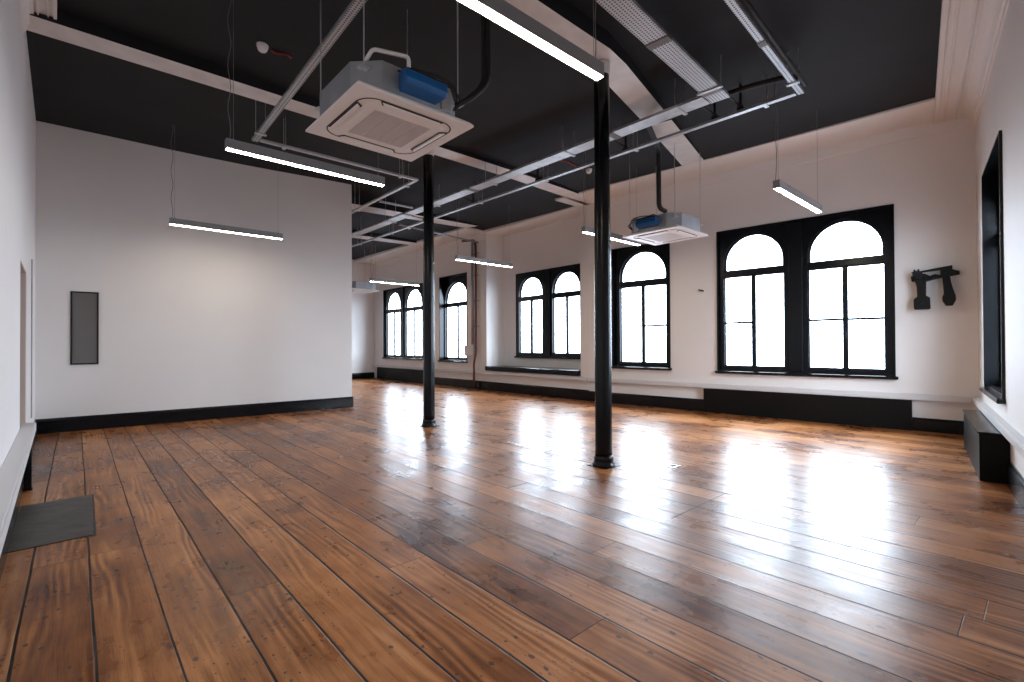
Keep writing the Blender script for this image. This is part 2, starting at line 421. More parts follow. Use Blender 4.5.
# ------------------------------------------------------------------ cornices
def slab(name, pts, z0, z1, m, steps=()):
    bm = bmesh.new(); prism(bm, [(p.x, p.y, z0) for p in pts], [(p.x, p.y, z1) for p in pts])
    o = link(name, bm, m); o['kind'] = 'structure'; return o
ZC = 4.19
# flat plaster margin along the window wall, following the alcove; outline on the room side
s = (ZC-1.2)
def rim(a, b, zref): k = s/(zref-1.2); return AB(a*k, b*k)
edgepts = [rim(7.224, 3.532, 4.05), rim(7.264, 6.243, 4.05)]
PRc = PR + (-GB)*0  # far right corner
r_near = rim(*(lambda v: (v.dot(GA), v.dot(GB)))(Vector((5.726, 6.501, 0))), 4.537) if False else None
def on1(u, w): p = at(F1, u, w, 0); return Vector((p.x, p.y, 0))
def on2(u, w): p = at(F2, u, w, 0); return Vector((p.x, p.y, 0))
slab('trim_2', [on1(U1-0.05, -0.765), on1(L1+0.05, -0.79), on1(L1+0.05, 0.05), on1(U1-0.05, 0.05)], ZC, 4.45, M_wall)
slab('trim_3', [on2(NU1-0.02, -0.765), on2(L2+0.06, -0.765), on2(L2+0.06, 0.05), on2(NU1-0.02, 0.05)], ZC, 4.45, M_wall)
slab('trim_4', [on2(NU0-0.15, ND-0.70), on2(NU1, ND-0.66), on2(NU1, ND+0.02), on2(NU0-0.15, ND+0.02)], ZC, 4.45, M_wall)
slab('trim_5', [on2(-0.1, -0.74), on2(NU0, -0.70), on2(NU0, 0.05), on2(-0.1, 0.05)], ZC+0.04, 4.5, M_wall)
# picture rail step
for nm, fr, u0, u1, w in (('trim_6', F1, U1, L1, 0), ('trim_7', F2, 0, NU0, 0)):
    o = link(nm, B((u0, u1, w-0.012, w+0.01, ZC-0.16, ZC+0.05)), M_wall, bevel=0.006); place(o, fr); o['kind'] = 'structure'
# right wall: run moulding with a stepped profile; profile in (inward distance, z)
def run(name, fr, u0, u1, prof, m, inward=-1):
    bm = bmesh.new(); prism(bm, [(u0, -p[0], p[1]) for p in prof], [(u1, -p[0], p[1]) for p in prof])
    o = link(name, bm, m); place(o, fr); o['kind'] = 'structure'; return o
c0 = 4.165
profR = [(-0.05, 4.4), (-0.05, c0-0.20), (0.012, c0-0.20), (0.012, c0-0.14), (0.03, c0-0.135), (0.05, c0-0.07), (0.085, c0-0.035), (0.13, c0-0.025), (0.13, c0-0.005), (0.16, c0-0.004),
         (0.17, c0-0.022), (0.185, c0-0.022), (0.195, c0), (0.285, c0), (0.29, c0-0.012), (0.305, c0-0.012), (0.31, c0+0.004), (0.355, c0+0.004), (0.36, c0-0.012), (0.40, c0-0.012), (0.405, c0+0.01), (0.405, 4.4)]
run('trim_8', FR, -0.05, (PR-K).length-0.2, profR, M_wall)
run('trim_9', FLW, -(QL-K).length+0.2, -3.15, [(p[0]*0.55, p[1]+0.03) for p in profR], M_wall)

# ------------------------------------------------------------------ baseboards
def baseboard(name, fr, u0, u1, h=0.215, t=0.028, w=0.0):
    bm = bmesh.new(); pr = [(w, 0.0), (w-t, 0.0), (w-t, h-0.035), (w-t*0.75, h-0.02), (w-t*0.55, h-0.012), (w-t*0.4, h), (w, h)]
    prism(bm, [(u0, y, z) for y, z in pr], [(u1, y, z) for y, z in pr])
    o = link(name, bm, M_black); place(o, fr); o['kind'] = 'structure'; return o
baseboard('baseboard_window_side', F1, U1, 1.90, 0.215); baseboard('baseboard_window_corner', F1, 4.76, L1, 0.18)
baseboard('baseboard_window_side_far', F2, 3.9, L2, 0.23); baseboard('baseboard_far', FF, 0, (CF-FL).length, 0.21)
baseboard('baseboard_partition', FP, 0.0, LP+0.012, 0.205, 0.024)
baseboard('baseboard_left', FLW, -(QL-K).length, 0, 0.21); baseboard('baseboard_right', FR, 0, (PR-K).length, 0.20)
# end cap of partition baseboard
o = link('baseboard_partition_end', B((LP, LP+0.02, -0.024, 0.154, 0.0, 0.205)), M_black); place(o, FP); o['kind'] = 'structure'

# ------------------------------------------------------------------ trunking
def trunking(fr, u0, u1, label, z0=0.42, z1=0.505, d=0.06, group='white cable trunking along the walls'):
    root = empty('cable_trunking', at(fr, u0, 0, z0), fr[1], label, 'cable trunking', group)
    L = u1-u0
    link('trunking_body', B((0, L, -d, -0.001, 0, z1-z0)), M_trunk, root, bevel=0.004)
    link('lid', B((0.0, L, -d-0.005, -d-0.0005, 0.012, z1-z0-0.012)), M_trunk, root, bevel=0.002)
    return root
trunking(F1, U1+0.03, L1-0.07, 'white dado trunking under the large and single arched windows near the right corner')
trunking(F2, 0.05, L2-0.03, 'white dado trunking on the distant wall, running behind the red-brown pipe')
trunking(FR, 0.07, 6.0, 'white trunking on the right wall, passing above the low black bench box', z0=0.432, z1=0.508)
trunking(FLW, -8.6, -3.05, 'white trunking ledge low on the left wall beside the slate slab', d=0.085)

# ------------------------------------------------------------------ windows
def arch_top(l, zs):   # spring height and radius for a light
    r = (l[1]-l[0])/2; return (l[0]+l[1])/2, zs, r
def window(name, fr, w, w_off=0.0, label_n=0, sill=True, zt=(2.365, 2.455)):
    u0, u1, z0, z1 = w['o']; d = w['d']; lights = w['lights']
    root = empty(name, at(fr, 0, w_off, 0), fr[1], kind='structure')
    # casing boards lining the opening
    t = 0.022
    bm = B((u0, u0+t, -0.022, d+0.03, z0, z1), (u1-t, u1, -0.022, d+0.02, z0, z1), (u0+t, u1-t, -0.022, d+0.02, z1-t, z1), (u0+t, u1-t, 0.0, d+0.02, z0, z0+t))
    link('window_casing', bm, M_black, root)
    f0 = d-0.085; f1 = d-0.015
    if d > 0.2: f0 = d-0.10
    bm = bmesh.new()
    N = 24; zb = z0+0.075
    spring = {}
    for (a, c) in lights:
        r = (c-a)/2; zs = min(z1-0.10-r, 3.07-r) if z1 > 3.1 else z1-0.125-r
        spring[(a, c)] = (zs, r)
        for i in range(N):
            ua = a + (c-a)*(1-math.cos(math.pi*i/N))/2; ub = a + (c-a)*(1-math.cos(math.pi*(i+1)/N))/2
            za = zs + math.sqrt(max(0, r*r-(ua-(a+c)/2)**2)); zc = zs + math.sqrt(max(0, r*r-(ub-(a+c)/2)**2))
            prism(bm, [(ua, f0, za), (ub, f0, zc), (ub, f0, z1-t), (ua, f0, z1-t)], [(ua, f1, za), (ub, f1, zc), (ub, f1, z1-t), (ua, f1, z1-t)])
        box(bm, a, c, f0, f1, zt[0], zt[1]); box(bm, a, c, f0, f1, z0+t, zb)
    xs = [u0+t] + [x for l_ in lights for x in l_] + [u1-t]
    for k in range(0, len(xs), 2):
        box(bm, xs[k], xs[k+1], f0, f1, z0+t, z1-t)
    bmesh.ops.remove_doubles(bm, verts=bm.verts[:], dist=0.0005)
    link('arched_frame', bm, M_black, root)
    # slim pilaster moulding on wide piers
    for k in range(2, len(xs)-2, 2):
        if xs[k+1]-xs[k] > 0.2:
            link('pier_moulding', B((xs[k]+0.07, xs[k+1]-0.07, f0-0.03, f0+0.002, z0+t, z1-t)), M_black, root, bevel=0.01)
    for li, (a, c) in enumerate(lights):
        zs, r = spring[(a, c)]; cu = (a+c)/2
        # inner arch sash ring
        bm = bmesh.new(); rr = r-0.028
        for i in range(N):
            t0 = math.pi*i/N; t1 = math.pi*(i+1)/N
            q = [(cu-math.cos(t0)*r, zs+math.sin(t0)*r), (cu-math.cos(t1)*r, zs+math.sin(t1)*r), (cu-math.cos(t1)*rr, zs+math.sin(t1)*rr), (cu-math.cos(t0)*rr, zs+math.sin(t0)*rr)]
            prism(bm, [(x, f1-0.02, z) for x, z in q], [(x, f1+0.01, z) for x, z in q])
        if zs > zt[1]:
            box(bm, a, a+0.028, f1-0.02, f1+0.01, zt[1], zs); box(bm, c-0.028, c, f1-0.02, f1+0.01, zt[1], zs)
        box(bm, a, c, f1-0.02, f1+0.01, zt[1], zt[1]+0.025)
        link('fanlight_sash', bm, M_black, root)
        # fan light glass
        bm = bmesh.new()
        ring = [(a+0.002, zt[1])] + [(cu-math.cos(math.pi*i/N)*(r-0.002), zs+math.sin(math.pi*i/N)*(r-0.002)) for i in range(N+1)] + [(c-0.002, zt[1])]
        prism(bm, [(x, d+0.002, z) for x, z in ring], [(x, d+0.006, z) for x, z in ring])
        link('fanlight_glass', bm, M_glass, root)
        # casements
        m_ = 0.035; gap = 0.0
        for si, (x0, x1) in enumerate(((a, cu-gap), (cu+gap, c))):
            y0, y1 = f1-0.03, f1+0.01
            st = 0.014 if (si == 0) else m_; en = m_ if si == 0 else 0.014
            bm = B((x0, x0+st, y0, y1, zb, zt[0]), (x1-en, x1, y0, y1, zb, zt[0]), (x0+st, x1-en, y0, y1, zb, zb+0.022), (x0+st, x1-en, y0, y1, zt[0]-0.018, zt[0]))
            if w['bars'][li][si]: box(bm, x0+st, x1-en, y0+0.008, y1-0.005, 1.548, 1.584)
            s_ = link('casement', bm, M_black, root)
            link('pane', B((x0+0.004, x1-0.004, d+0.0005, d+0.004, zb, zt[0])), M_glass, s_)
        h = link('casement_handle', B((cu-0.008, cu+0.008, f1-0.05, f1-0.03, 1.27, 1.40), (cu-0.014, cu+0.014, f1-0.042, f1-0.03, 1.30, 1.35)), M_black, root, bevel=0.003)
    if sill:
        link('window_sill', B((u0-0.03, u1+0.03, -0.06, 0.0, z0-0.045, z0), (u0, u1, 0.0, d-0.02, z0-0.03, z0+0.004)), M_black, root, bevel=0.008)
    return root
window('window_1', F1, W1); window('window_2', F1, W2); window('window_4', F2, W4); window('window_5', F2, W5)
window('window_3', F2, W3, w_off=ND); window('window_6', FR, W6)

# black window seat in the alcove
bm = B((0.0, NU1-NU0, -0.06, ND-0.005, 0.0, 0.115))
ws = link('window_seat', bm, M_black, bevel=0.01); place(ws, (at(F2, NU0, 0, NZ+0.002), F2[1]))
tag(ws, 'long black gloss window seat board in the white alcove below the double arched window', 'window seat')

# ------------------------------------------------------------------ boxed-in heaters and bench box
def heater(fr, u0, u1, h, d, label):
    root = empty('heater_casing', at(fr, u0, -0.002, 0), fr[1], label, 'heater casing', 'low black boxed casings along the walls')
    L = u1-u0
    link('front_panel', B((0, L, -d, -d+0.02, 0, h-0.0)), M_satin, root, bevel=0.003)
    link('top_panel', B((0, L, -d+0.02, 0, h-0.018, h)), M_satin, root, bevel=0.003)
    link('end_panel', B((0, 0.018, -d+0.02, 0, 0, h-0.018)), M_satin, root)
    link('end_panel', B((L-0.018, L, -d+0.02, 0, 0, h-0.018)), M_satin, root)
    return root
heater(F1, 1.905, 4.757, 0.418, 0.07, 'long low matt black casing on the floor under the large double arched window')
heater(F2, 0.45, 3.90, 0.415, 0.10, 'distant low black casing on the floor under the farthest arched windows')
bench = empty('bench_box', at(FR, 0.95, -0.002, 0), FR[1], 'low black bench box with a dark gloss top against the right wall', 'bench')
link('carcass', B((0.0, 1.85, -0.19, 0, 0, 0.41)), M_satin, bench, bevel=0.003)
link('top_board', B((-0.01, 1.86, -0.20, 0, 0.4105, 0.428)), M_black, bench, bevel=0.004)

# ------------------------------------------------------------------ columns
def column(a, b, h, capcol, label):
    root = empty('iron_column', AB(a, b, 0), 0, label, 'column', 'cast iron columns')
    bm = bmesh.new()
    lathe(bm, [(0.086, 0.11), (0.0835, 0.16), (0.082, 1.2), (0.081, 2.0), (0.0775, 2.7), (0.0765, 3.0), (0.075, h-0.12)], 40)
    link('shaft', bm, M_black, root, smooth=True)
    bm = bmesh.new(); lathe(bm, [(0.112, 0.0), (0.112, 0.018), (0.100, 0.03), (0.095, 0.06), (0.097, 0.075), (0.092, 0.09), (0.086, 0.11)], 40)
    link('foot', bm, M_black, root, smooth=True, bevel=0.0)
    bm = B((-0.115, 0.115, -0.115, 0.115, 0.0, 0.006)); fp = link('base_plate', bm, M_black, root); fp.rotation_euler = (0, 0, GROT)
    bm = bmesh.new(); lathe(bm, [(0.075, h-0.12), (0.085, h-0.10), (0.088, h)], 40)
    link('capital', bm, capcol, root, smooth=True)
    return root
column(3.89, 2.966, 4.0, M_beam, 'nearer of the two black cast iron columns, rising in front of the single arched window')
column(3.905, 6.185, 4.15, M_beam, 'black cast iron column in the middle of the room, farther from the viewer')

# ------------------------------------------------------------------ pendant strip lamps
LZ = 2.90
def lamp(a, b, label, flex_end=0):
    root = empty('strip_lamp', AB(a, b, LZ), GROT, label, 'pendant lamp', 'suspended linear lamps')
    L = 1.475
    bm = bmesh.new()
    pr = [(-0.034, 0.0), (-0.034, 0.085), (0.034, 0.085), (0.034, 0.0), (0.029, 0.0), (0.029, 0.006), (-0.029, 0.006), (-0.029, 0.0)]
    prism(bm, [(0.004, y, z) for y, z in pr], [(L-0.004, y, z) for y, z in pr]); link('lamp_body', bm, M_lampbody, root)
    bm = bmesh.new(); pr2 = [(-0.028, 0.007), (-0.028, 0.001), (-0.020, -0.003), (0.020, -0.003), (0.028, 0.001), (0.028, 0.007)]
    prism(bm, [(0.006, y, z-0.0025) for y, z in pr2], [(L-0.006, y, z-0.0025) for y, z in pr2]); link('diffuser', bm, M_lamp, root)
    for x0, x1 in ((0, 0.004), (L-0.004, L)):
        link('end_cap', B((x0, x1, -0.035, 0.035, -0.004, 0.087)), M_lampbody, root)
    for i, x in enumerate((0.06, L-0.06)):
        p = AB(a + x, b); zt = ceil_z(p) - LZ
        bm = bmesh.new(); tube(bm, [(x, 0, 0.078), (x, 0, zt+0.01)], 0.0016, 5); hw = link('hanging_wire', bm, M_wire, root)
        bm = bmesh.new(); lathe(bm, [(0.006, 0.078), (0.006, 0.10), (0.002, 0.115)], 10, x, 0); link('wire_grip', bm, M_wire, hw)
    x = 0.03 if flex_end == 0 else L-0.03
    p = AB(a + x, b); zt = ceil_z(p) - LZ
    pts = [(x + 0.012*math.sin(k*0.9), 0.008*math.sin(k*0.7+1) + 0.01, 0.078 + (zt-0.078+0.01)*k/24) for k in range(25)]
    pts = [(px if k > 0 else x, py, z) for k, (px, py, z) in enumerate(pts)]
    bm = bmesh.new(); tube(bm, pts, 0.0032, 6); link('power_flex', bm, M_flex, root)
    return root
lamp(1.006, 1.905, 'lit strip lamp hanging closest overhead, its end in front of the nearer column top', 1)
lamp(0.95, 4.728, 'lit strip lamp hanging between the near ceiling unit and the white partition')
lamp(0.955, 8.159, 'lit strip lamp hanging just in front of the white partition wall')
lamp(5.767, 12.0, 'most distant lit strip lamp, hanging beside the farthest ceiling unit')
lamp(5.594, 7.851, 'lit strip lamp hanging in front of the wall pipes, beyond the middle column')
lamp(5.678, 4.686, 'lit strip lamp partly behind the nearer column, beside the second ceiling unit')
lamp(5.668, 1.974, 'lit strip lamp hanging before the large double arched window')

# ------------------------------------------------------------------ ceiling cassette air conditioners
def rrect(h, r, n=8):
    pts = []
    for cx, cy, s0 in ((h-r, h-r, 0), (-h+r, h-r, 90), (-h+r, -h+r, 180), (h-r, -h+r, 270)):
        for k in range(n+1):
            t = R(s0 + 90*k/n); pts.append((cx + r*math.cos(t), cy + r*math.sin(t)))
    return pts
def aircon(a, b, side, label, full=True):
    """side: +1 service parts towards +x end of the -y face; built in the local frame, rotated by the caller"""
    root = empty('air_conditioner', AB(a, b, 2.89), GROT, label, 'air conditioner', 'ceiling cassette units')
    H = 0.475
    # facia panel with rounded square opening
    bm = bmesh.new()
    outer = rrect(H, 0.012, 3); top_ = rrect(H-0.02, 0.012, 3)
    prism(bm, [(x, y, 0.0) for x, y in outer], [(x, y, 0.012) for x, y in outer])
    prism(bm, [(x, y, 0.012) for x, y in outer], [(x, y, 0.035) for x, y in top_])
    link('fascia_panel', bm, M_plastic, root, bevel=0.002)
    # dark rounded groove ring
    def ring(h0, h1, r0, z0, z1, m, name, par=root):
        o_, i_ = rrect(h0, r0, 10), rrect(h1, max(0.01, r0-(h0-h1)), 10); n = len(o_)
        bm = bmesh.new()
        vs = [[bm.verts.new((x, y, z)) for x, y in q] for q, z in ((o_, z0), (i_, z0), (i_, z1), (o_, z1))]
        for k in range(4):
            for j in range(n): bm.faces.new((vs[k][j], vs[k][(j+1)%n], vs[(k+1)%4][(j+1)%n], vs[(k+1)%4][j]))
        return link(name, bm, m, par)
    ring(0.385, 0.375, 0.14, -0.002, 0.004, M_dark, 'fascia_groove')
    bm = bmesh.new(); q0 = rrect(0.30, 0.045, 8); q1 = rrect(0.325, 0.06, 8)
    prism(bm, [(x, y, -0.008) for x, y in q0], [(x, y, 0.001) for x, y in q1]); ip = link('intake_panel', bm, M_plastic, root)
    bm = bmesh.new()
    for k in range(4):
        x0 = -0.235 + k*0.1175
        for j in range(26):
            y0 = -0.235 + j*0.0181; box(bm, x0+0.004, x0+0.1135, y0, y0+0.011, -0.012, -0.0075)
    g = link('intake_grille', bm, M_grille, ip)
    for k in range(4):
        bm = bmesh.new()
        prism(bm, [(-0.235, -0.362, -0.012), (0.235, -0.362, -0.012), (0.205, -0.334, -0.016), (-0.205, -0.334, -0.016)],
                  [(-0.238, -0.364, -0.005), (0.238, -0.364, -0.005), (0.208, -0.332, -0.005), (-0.208, -0.332, -0.005)])
        v = link('air_flap', bm, M_plastic, root); v.rotation_euler = (0, 0, k*math.pi/2)
        bm = bmesh.new(); prism(bm, [(-0.255, -0.373, -0.0045), (0.255, -0.373, -0.0045), (0.222, -0.323, -0.0045), (-0.222, -0.323, -0.0045)],
                  [(-0.255, -0.373, 0.002), (0.255, -0.373, 0.002), (0.222, -0.323, 0.002), (-0.222, -0.323, 0.002)])
        v2 = link('flap_slot', bm, M_dark, root); v2.rotation_euler = (0, 0, k*math.pi/2)
    # galvanised casing, corners cut off
    c, k_ = 0.435, 0.275
    octo = [(c, -k_), (c, k_), (k_, c), (-k_, c), (-c, k_), (-c, -k_), (-k_, -c), (k_, -c)]
    bm = bmesh.new(); prism(bm, [(x, y, 0.036) for x, y in octo], [(x, y, 0.245) for x, y in octo]); link('steel_casing', bm, M_duct, root, bevel=0.004)
    # mounting lugs and threaded rods
    for sx, sy in ((1, 1), (-1, 1), (1, -1), (-1, -1)):
        lx, ly = sx*0.385, sy*0.385
        p = Vector(root.location) + Matrix.Rotation(GROT, 3, 'Z') @ Vector((lx, ly, 0))
        link('mounting_lug', B((lx-0.035, lx+0.035, ly-0.035, ly+0.035, 0.17, 0.176), (lx-0.008, lx+0.008, ly-0.008, ly+0.008, 0.155, 0.192)), M_galv, root)
        bm = bmesh.new(); tube(bm, [(lx, ly, 0.15), (lx, ly, ceil_z(p)-2.89+0.02)], 0.005, 8); link('threaded_rod', bm, M_galv, root)
    # control box side
    def sp(x, y, z):
        return (x, y, z) if side == 1 else (y, -x*-1, z)
    def sbox(x0, x1, y0, y1, z0, z1):
        p, q = sp(x0, y0, z0), sp(x1, y1, z1)
        return (min(p[0], q[0]), max(p[0], q[0]), min(p[1], q[1]), max(p[1], q[1]), min(p[2], q[2]), max(p[2], q[2]))
    bm = bmesh.new()
    ring0 = [sp(-0.17+0.02, -0.425, 0.075), sp(-0.17, -0.55, 0.085), sp(-0.17, -0.575, 0.12), sp(-0.17, -0.56, 0.185), sp(-0.17, -0.50, 0.205), sp(-0.17+0.02, -0.425, 0.20)]
    ring1 = [sp(0.15, -0.425, 0.075), sp(0.17, -0.55, 0.085), sp(0.17, -0.575, 0.12), sp(0.17, -0.56, 0.185), sp(0.17, -0.50, 0.205), sp(0.15, -0.425, 0.20)]
    prism(bm, ring0, ring1); link('drain_pump_bag', bm, M_blue, root, bevel=0.012)
    link('control_box', B(sbox(-0.12, 0.20, -0.50, -0.43, 0.2065, 0.235)), M_rubber, root, bevel=0.006)
    link('valve_plate', B(sbox(0.19, 0.27, -0.455, -0.43, 0.06, 0.20)), M_galv, root, bevel=0.003)
    bm = bmesh.new()
    tube(bm, bend([sp(-0.36, -0.30, 0.22), sp(-0.33, -0.40, 0.315), sp(-0.10, -0.48, 0.315), sp(-0.10, -0.48, 0.20)], 0.03), 0.014, 10)
    if side == 1: link('condensate_pipe', bm, M_plastic, root, smooth=True)
    else: bm.free()
    for q in range(3):
        bm = bmesh.new(); o_ = q*0.03
        tube(bm, bend([sp(-0.16+o_, -0.42, 0.225), sp(-0.15+o_, -0.47, 0.20+o_), sp(-0.05, -0.50, 0.235), sp(0.10+o_, -0.52, 0.25), sp(0.27, -0.50, 0.25-o_), sp(0.33+o_, -0.46, 0.16), sp(0.31, -0.43, 0.09)], 0.05), 0.006, 6)
        link('cable_loop', bm, M_rubber, root, smooth=True)
    return root, sp
ac1, sp1 = aircon(1.812, 3.44, 1, 'large white ceiling cassette unit close overhead with a blue bag on its side')
ac2, sp2 = aircon(6.87, 4.02, 2, 'white ceiling cassette unit hanging near the window wall beside the nearer column')
ac3, sp3 = aircon(6.50, 14.33, 2, 'distant ceiling cassette unit partly hidden by the white partition edge')
# insulated refrigerant pipes of each unit (things that run on from the unit)
def pipes(pts, r, label, n=2, off=(0.035, 0.0), name='insulated_pipe'):
    root = empty(name, pts[0], 0, label, 'pipe')
    o0 = Vector(pts[0])
    for k in range(n):
        bm = bmesh.new(); d = Vector((off[0]*k, off[1]*k, 0.012*k)); tube(bm, bend([Vector(p)-o0+d for p in pts], 0.14, 8), r, 12)
        link('lagged_tube', bm, M_rubber, root, smooth=True)
    return root
def l1(p): return Vector(ac1.location) + Matrix.Rotation(GROT, 3, 'Z') @ Vector(p)
def l2(p): return Vector(ac2.location) + Matrix.Rotation(GROT, 3, 'Z') @ Vector(p)
p0 = l1((0.30, -0.47, 0.11)); 
pipes([p0, p0 + GA*0.05 - GB*0.07 + Vector((0, 0, 0.03)), p0 + GA*0.17 - GB*0.13 + Vector((0, 0, 0.16)), p0 + GA*0.17 - GB*0.13 + Vector((0, 0, 0.62)), p0 + GA*0.16 - GB*0.12 + Vector((0, 0, 1.18))], 0.019, 'pair of black lagged pipes curving up from the near ceiling unit')
p0 = AB(6.36, 3.86, 3.15)
pipes([AB(6.50, 3.80, 3.18), AB(6.28, 3.77, 3.18), AB(6.28, 3.77, 4.05), AB(5.40, 3.40, 4.02), AB(5.30, 3.0, 3.93)], 0.034, 'thick black lagged pipe dropping from the trays to the unit by the windows', n=1)

# ------------------------------------------------------------------ cable trays
TZ = 3.85
def tray(p, q, w, label, m=None, lip=0.03, hang=True, z=TZ, group='galvanised cable trays under the ceiling', couplers=()):
    P_, Q_ = AB(*p, z), AB(*q, z); d = (Q_-P_); L = d.length; ang = math.atan2(d.y, d.x)
    root = empty('cable_tray', P_, ang, label, 'cable tray', group)
    t = 0.002
    link('tray_bed', B((0, L, -w/2, w/2, 0, t)), m or M_perf, root)
    for s_ in (-1, 1):
        y = s_*w/2; link('side_lip', B((0, L, min(y, y-s_*t), max(y, y-s_*t), t, lip)), M_galv, root)
    n = max(2, int(L/1.5)) if hang else 0
    for k in range(n):
        x = 0.3 + (L-0.6)*k/max(1, n-1); bm = B((x-0.02, x+0.02, -w/2-0.03, w/2+0.03, -0.012, -0.0005))
        for s_ in (-1, 1):
            pp = Matrix.Rotation(ang, 3, 'Z') @ Vector((x, s_*(w/2+0.018), 0)) + P_
            tube(bm, [(x, s_*(w/2+0.018), -0.02), (x, s_*(w/2+0.018), ceil_z(pp)-z+0.02)], 0.0045, 6)
        link('hanger', bm, M_galv, root)
    for x in couplers:
        link('joint_plate', B((x-0.045, x+0.045, -w/2-0.004, w/2+0.004, -0.006, -0.0005), (x-0.045, x+0.045, -w/2-0.004, -w/2-0.0005, 0, lip), (x-0.045, x+0.045, w/2+0.0005, w/2+0.004, 0, lip)), M_flex, root)
    return root
tray((2.3, 2.17), (5.20, 2.365), 0.20, 'wide perforated cable tray running overhead to the nearer column side', couplers=(1.5, 2.66))
tray((5.085, 2.47), (4.93, 13.0), 0.20, 'long galvanised cable tray running down the room beyond both columns', m=M_galv, couplers=(1.2, 4.1, 6.2))
tray((2.9, 1.58), (5.71, 1.735), 0.06, 'narrow perforated tray running overhead above the hanging lamp by the large window', couplers=(1.6,))
tray((5.675, 1.78), (5.46, 14.0), 0.062, 'long narrow tray parallel to the window wall, above the second ceiling unit', m=M_galv)
tray((1.60, 2.9), (1.71, 6.86), 0.075, 'narrow perforated tray passing over the near ceiling unit')
tray((1.76, 6.81), (4.08, 6.78), 0.05, 'thin conduit tray running above the lamp nearest the partition', m=M_galv)
tray((4.06, 6.82), (4.12, 13.2), 0.055, 'thin conduit tray passing the free end of the partition', m=M_galv)
tray((4.15, 8.25), (4.83, 8.22), 0.035, 'short thin tray branch between two longer trays near the partition', m=M_galv, hang=False)
# black conduit clipped above the narrow tray
def conduit(pts, r, label, m, cat='conduit', name='conduit', br=0.06):
    o0 = Vector(pts[0]); bm = bmesh.new(); tube(bm, bend([Vector(p)-o0 for p in pts], br), r, 10)
    o = link(name, bm, m, smooth=True); o.location = o0; tag(o, label, cat); return o
bc = conduit([AB(5.62, 1.725, 3.915), AB(5.41, 1.73, 3.93), AB(5.34, 2.1, 3.95), AB(5.24, 3.0, 3.95), AB(5.08, 8.0, 3.95), AB(5.02, 12.5, 3.95)], 0.028, 'black conduit running beside the long trays towards the far end', M_rubber)
bc2 = conduit([AB(2.9, 1.52, 3.90), AB(5.64, 1.675, 3.90)], 0.022, 'black conduit running overhead beside the narrow perforated tray', M_rubber)
# black saddle clips joining the conduit to the narrow tray
for bb in (2.35, 2.65, 3.9, 5.6, 7.3, 9.0):
    aa = 5.685 - (bb-1.7)*0.015
    bm = B((-0.02, 0.02, -0.035, 0.035, -0.003, 0.05), (-0.46+0.1, 0.0, -0.012, 0.012, 0.05, 0.062), (-0.012, 0.012, -0.012, 0.012, 0.05, 0.36))
    o = link('conduit_clip', bm, M_rubber); o.location = AB(aa, bb, TZ+0.032); o.rotation_euler = (0, 0, GROT)
    tag(o, 'black bracket clip joining the long narrow tray to the black conduit', 'bracket', 'black clips on the narrow tray')
conduit([AB(5.56, 10.05, 4.0), AB(8.12, 10.38, 4.0)], 0.022, 'grey conduit crossing below the ceiling to the wall pipes', M_duct)

# ------------------------------------------------------------------ wall pipes by the alcove
conduit([at(F2, 6.18, -0.045, 4.12), at(F2, 6.18, -0.045, 1.21)], 0.035, 'grey vertical conduit on the distant wall dropping to the white box', M_duct)
conduit([at(F2, 6.05, -0.30, 4.06), at(F2, 6.36, -0.10, 4.06), at(F2, 6.36, -0.06, 3.9), at(F2, 6.36, -0.06, 1.0), at(F2, 6.36, -0.13, 0.7), at(F2, 6.36, -0.13, 0.03)], 0.03, 'red-brown vertical pipe on the distant wall beside the grey conduit', M_copper, 'pipe', 'wall_pipe')
jb = empty('junction_box', at(F2, 5.86, -0.001, 0.90), F2[1], 'white junction box on the distant wall at the foot of the grey conduit', 'junction box')
link('box_body', B((0, 0.42, -0.09, 0, 0, 0.30)), M_trunk, jb, bevel=0.01); link('box_cover', B((0.01, 0.41, -0.10, -0.0905, 0.01, 0.29)), M_trunk, jb, bevel=0.004)
pc = bmesh.new()
for z in (1.7, 2.4, 3.1, 3.7): box(pc, 6.10, 6.44, -0.10, 0.0, z, z+0.03)
o = link('pipe_clamp', B((0, 0.34, -0.006, 0, 0, 0.03)), M_duct); pc.free(); o.location = at(F2, 6.10, -0.001, 1.7); o.rotation_euler = (0, 0, F2[1])
tag(o, 'steel clamp bar behind the vertical pipes on the distant wall', 'clamp', 'clamp bars behind the wall pipes')
for z in (2.4, 3.1, 3.7):
    c_ = o.copy(); COL.objects.link(c_); c_.location = at(F2, 6.10, -0.001, z)

# ------------------------------------------------------------------ smoke detectors with red cable
def detector(a, b, a2, b2, label, clabel):
    p = AB(a, b); z = ceil_z(p)
    root = empty('smoke_detector', (p.x, p.y, z), GROT, label, 'smoke detector', 'smoke detectors on the ceiling')
    bm = bmesh.new(); lathe(bm, [(0.030, -0.068), (0.042, -0.055), (0.05, -0.035), (0.052, -0.018)], 24); link('sensor_head', bm, M_plastic, root, smooth=True)
    bm = bmesh.new(); lathe(bm, [(0.056, -0.018), (0.056, 0.004)], 24); link('mounting_base', bm, M_plastic, root, smooth=False)
    if a2 is None: return
    n = 8; q = [AB(a+0.08+(a2-a-0.08)*k/n, b+(b2-b)*k/n+0.03*math.sin(k*0.8)) for k in range(n+1)]
    o = conduit([Vector((v.x, v.y, ceil_z(v)-0.012)) for v in q], 0.010, clabel, M_red, 'cable', 'fire_alarm_cable', 0.02)
detector(1.40, 5.33, 1.68, 5.33, 'white smoke detector on the ceiling beyond the near ceiling unit', 'red alarm cable on the ceiling between detector and narrow tray')
detector(6.53, 5.26, 5.75, 5.30, 'white smoke detector on the ceiling just beside the nearer column', 'red alarm cable on the ceiling beside the nearer column')
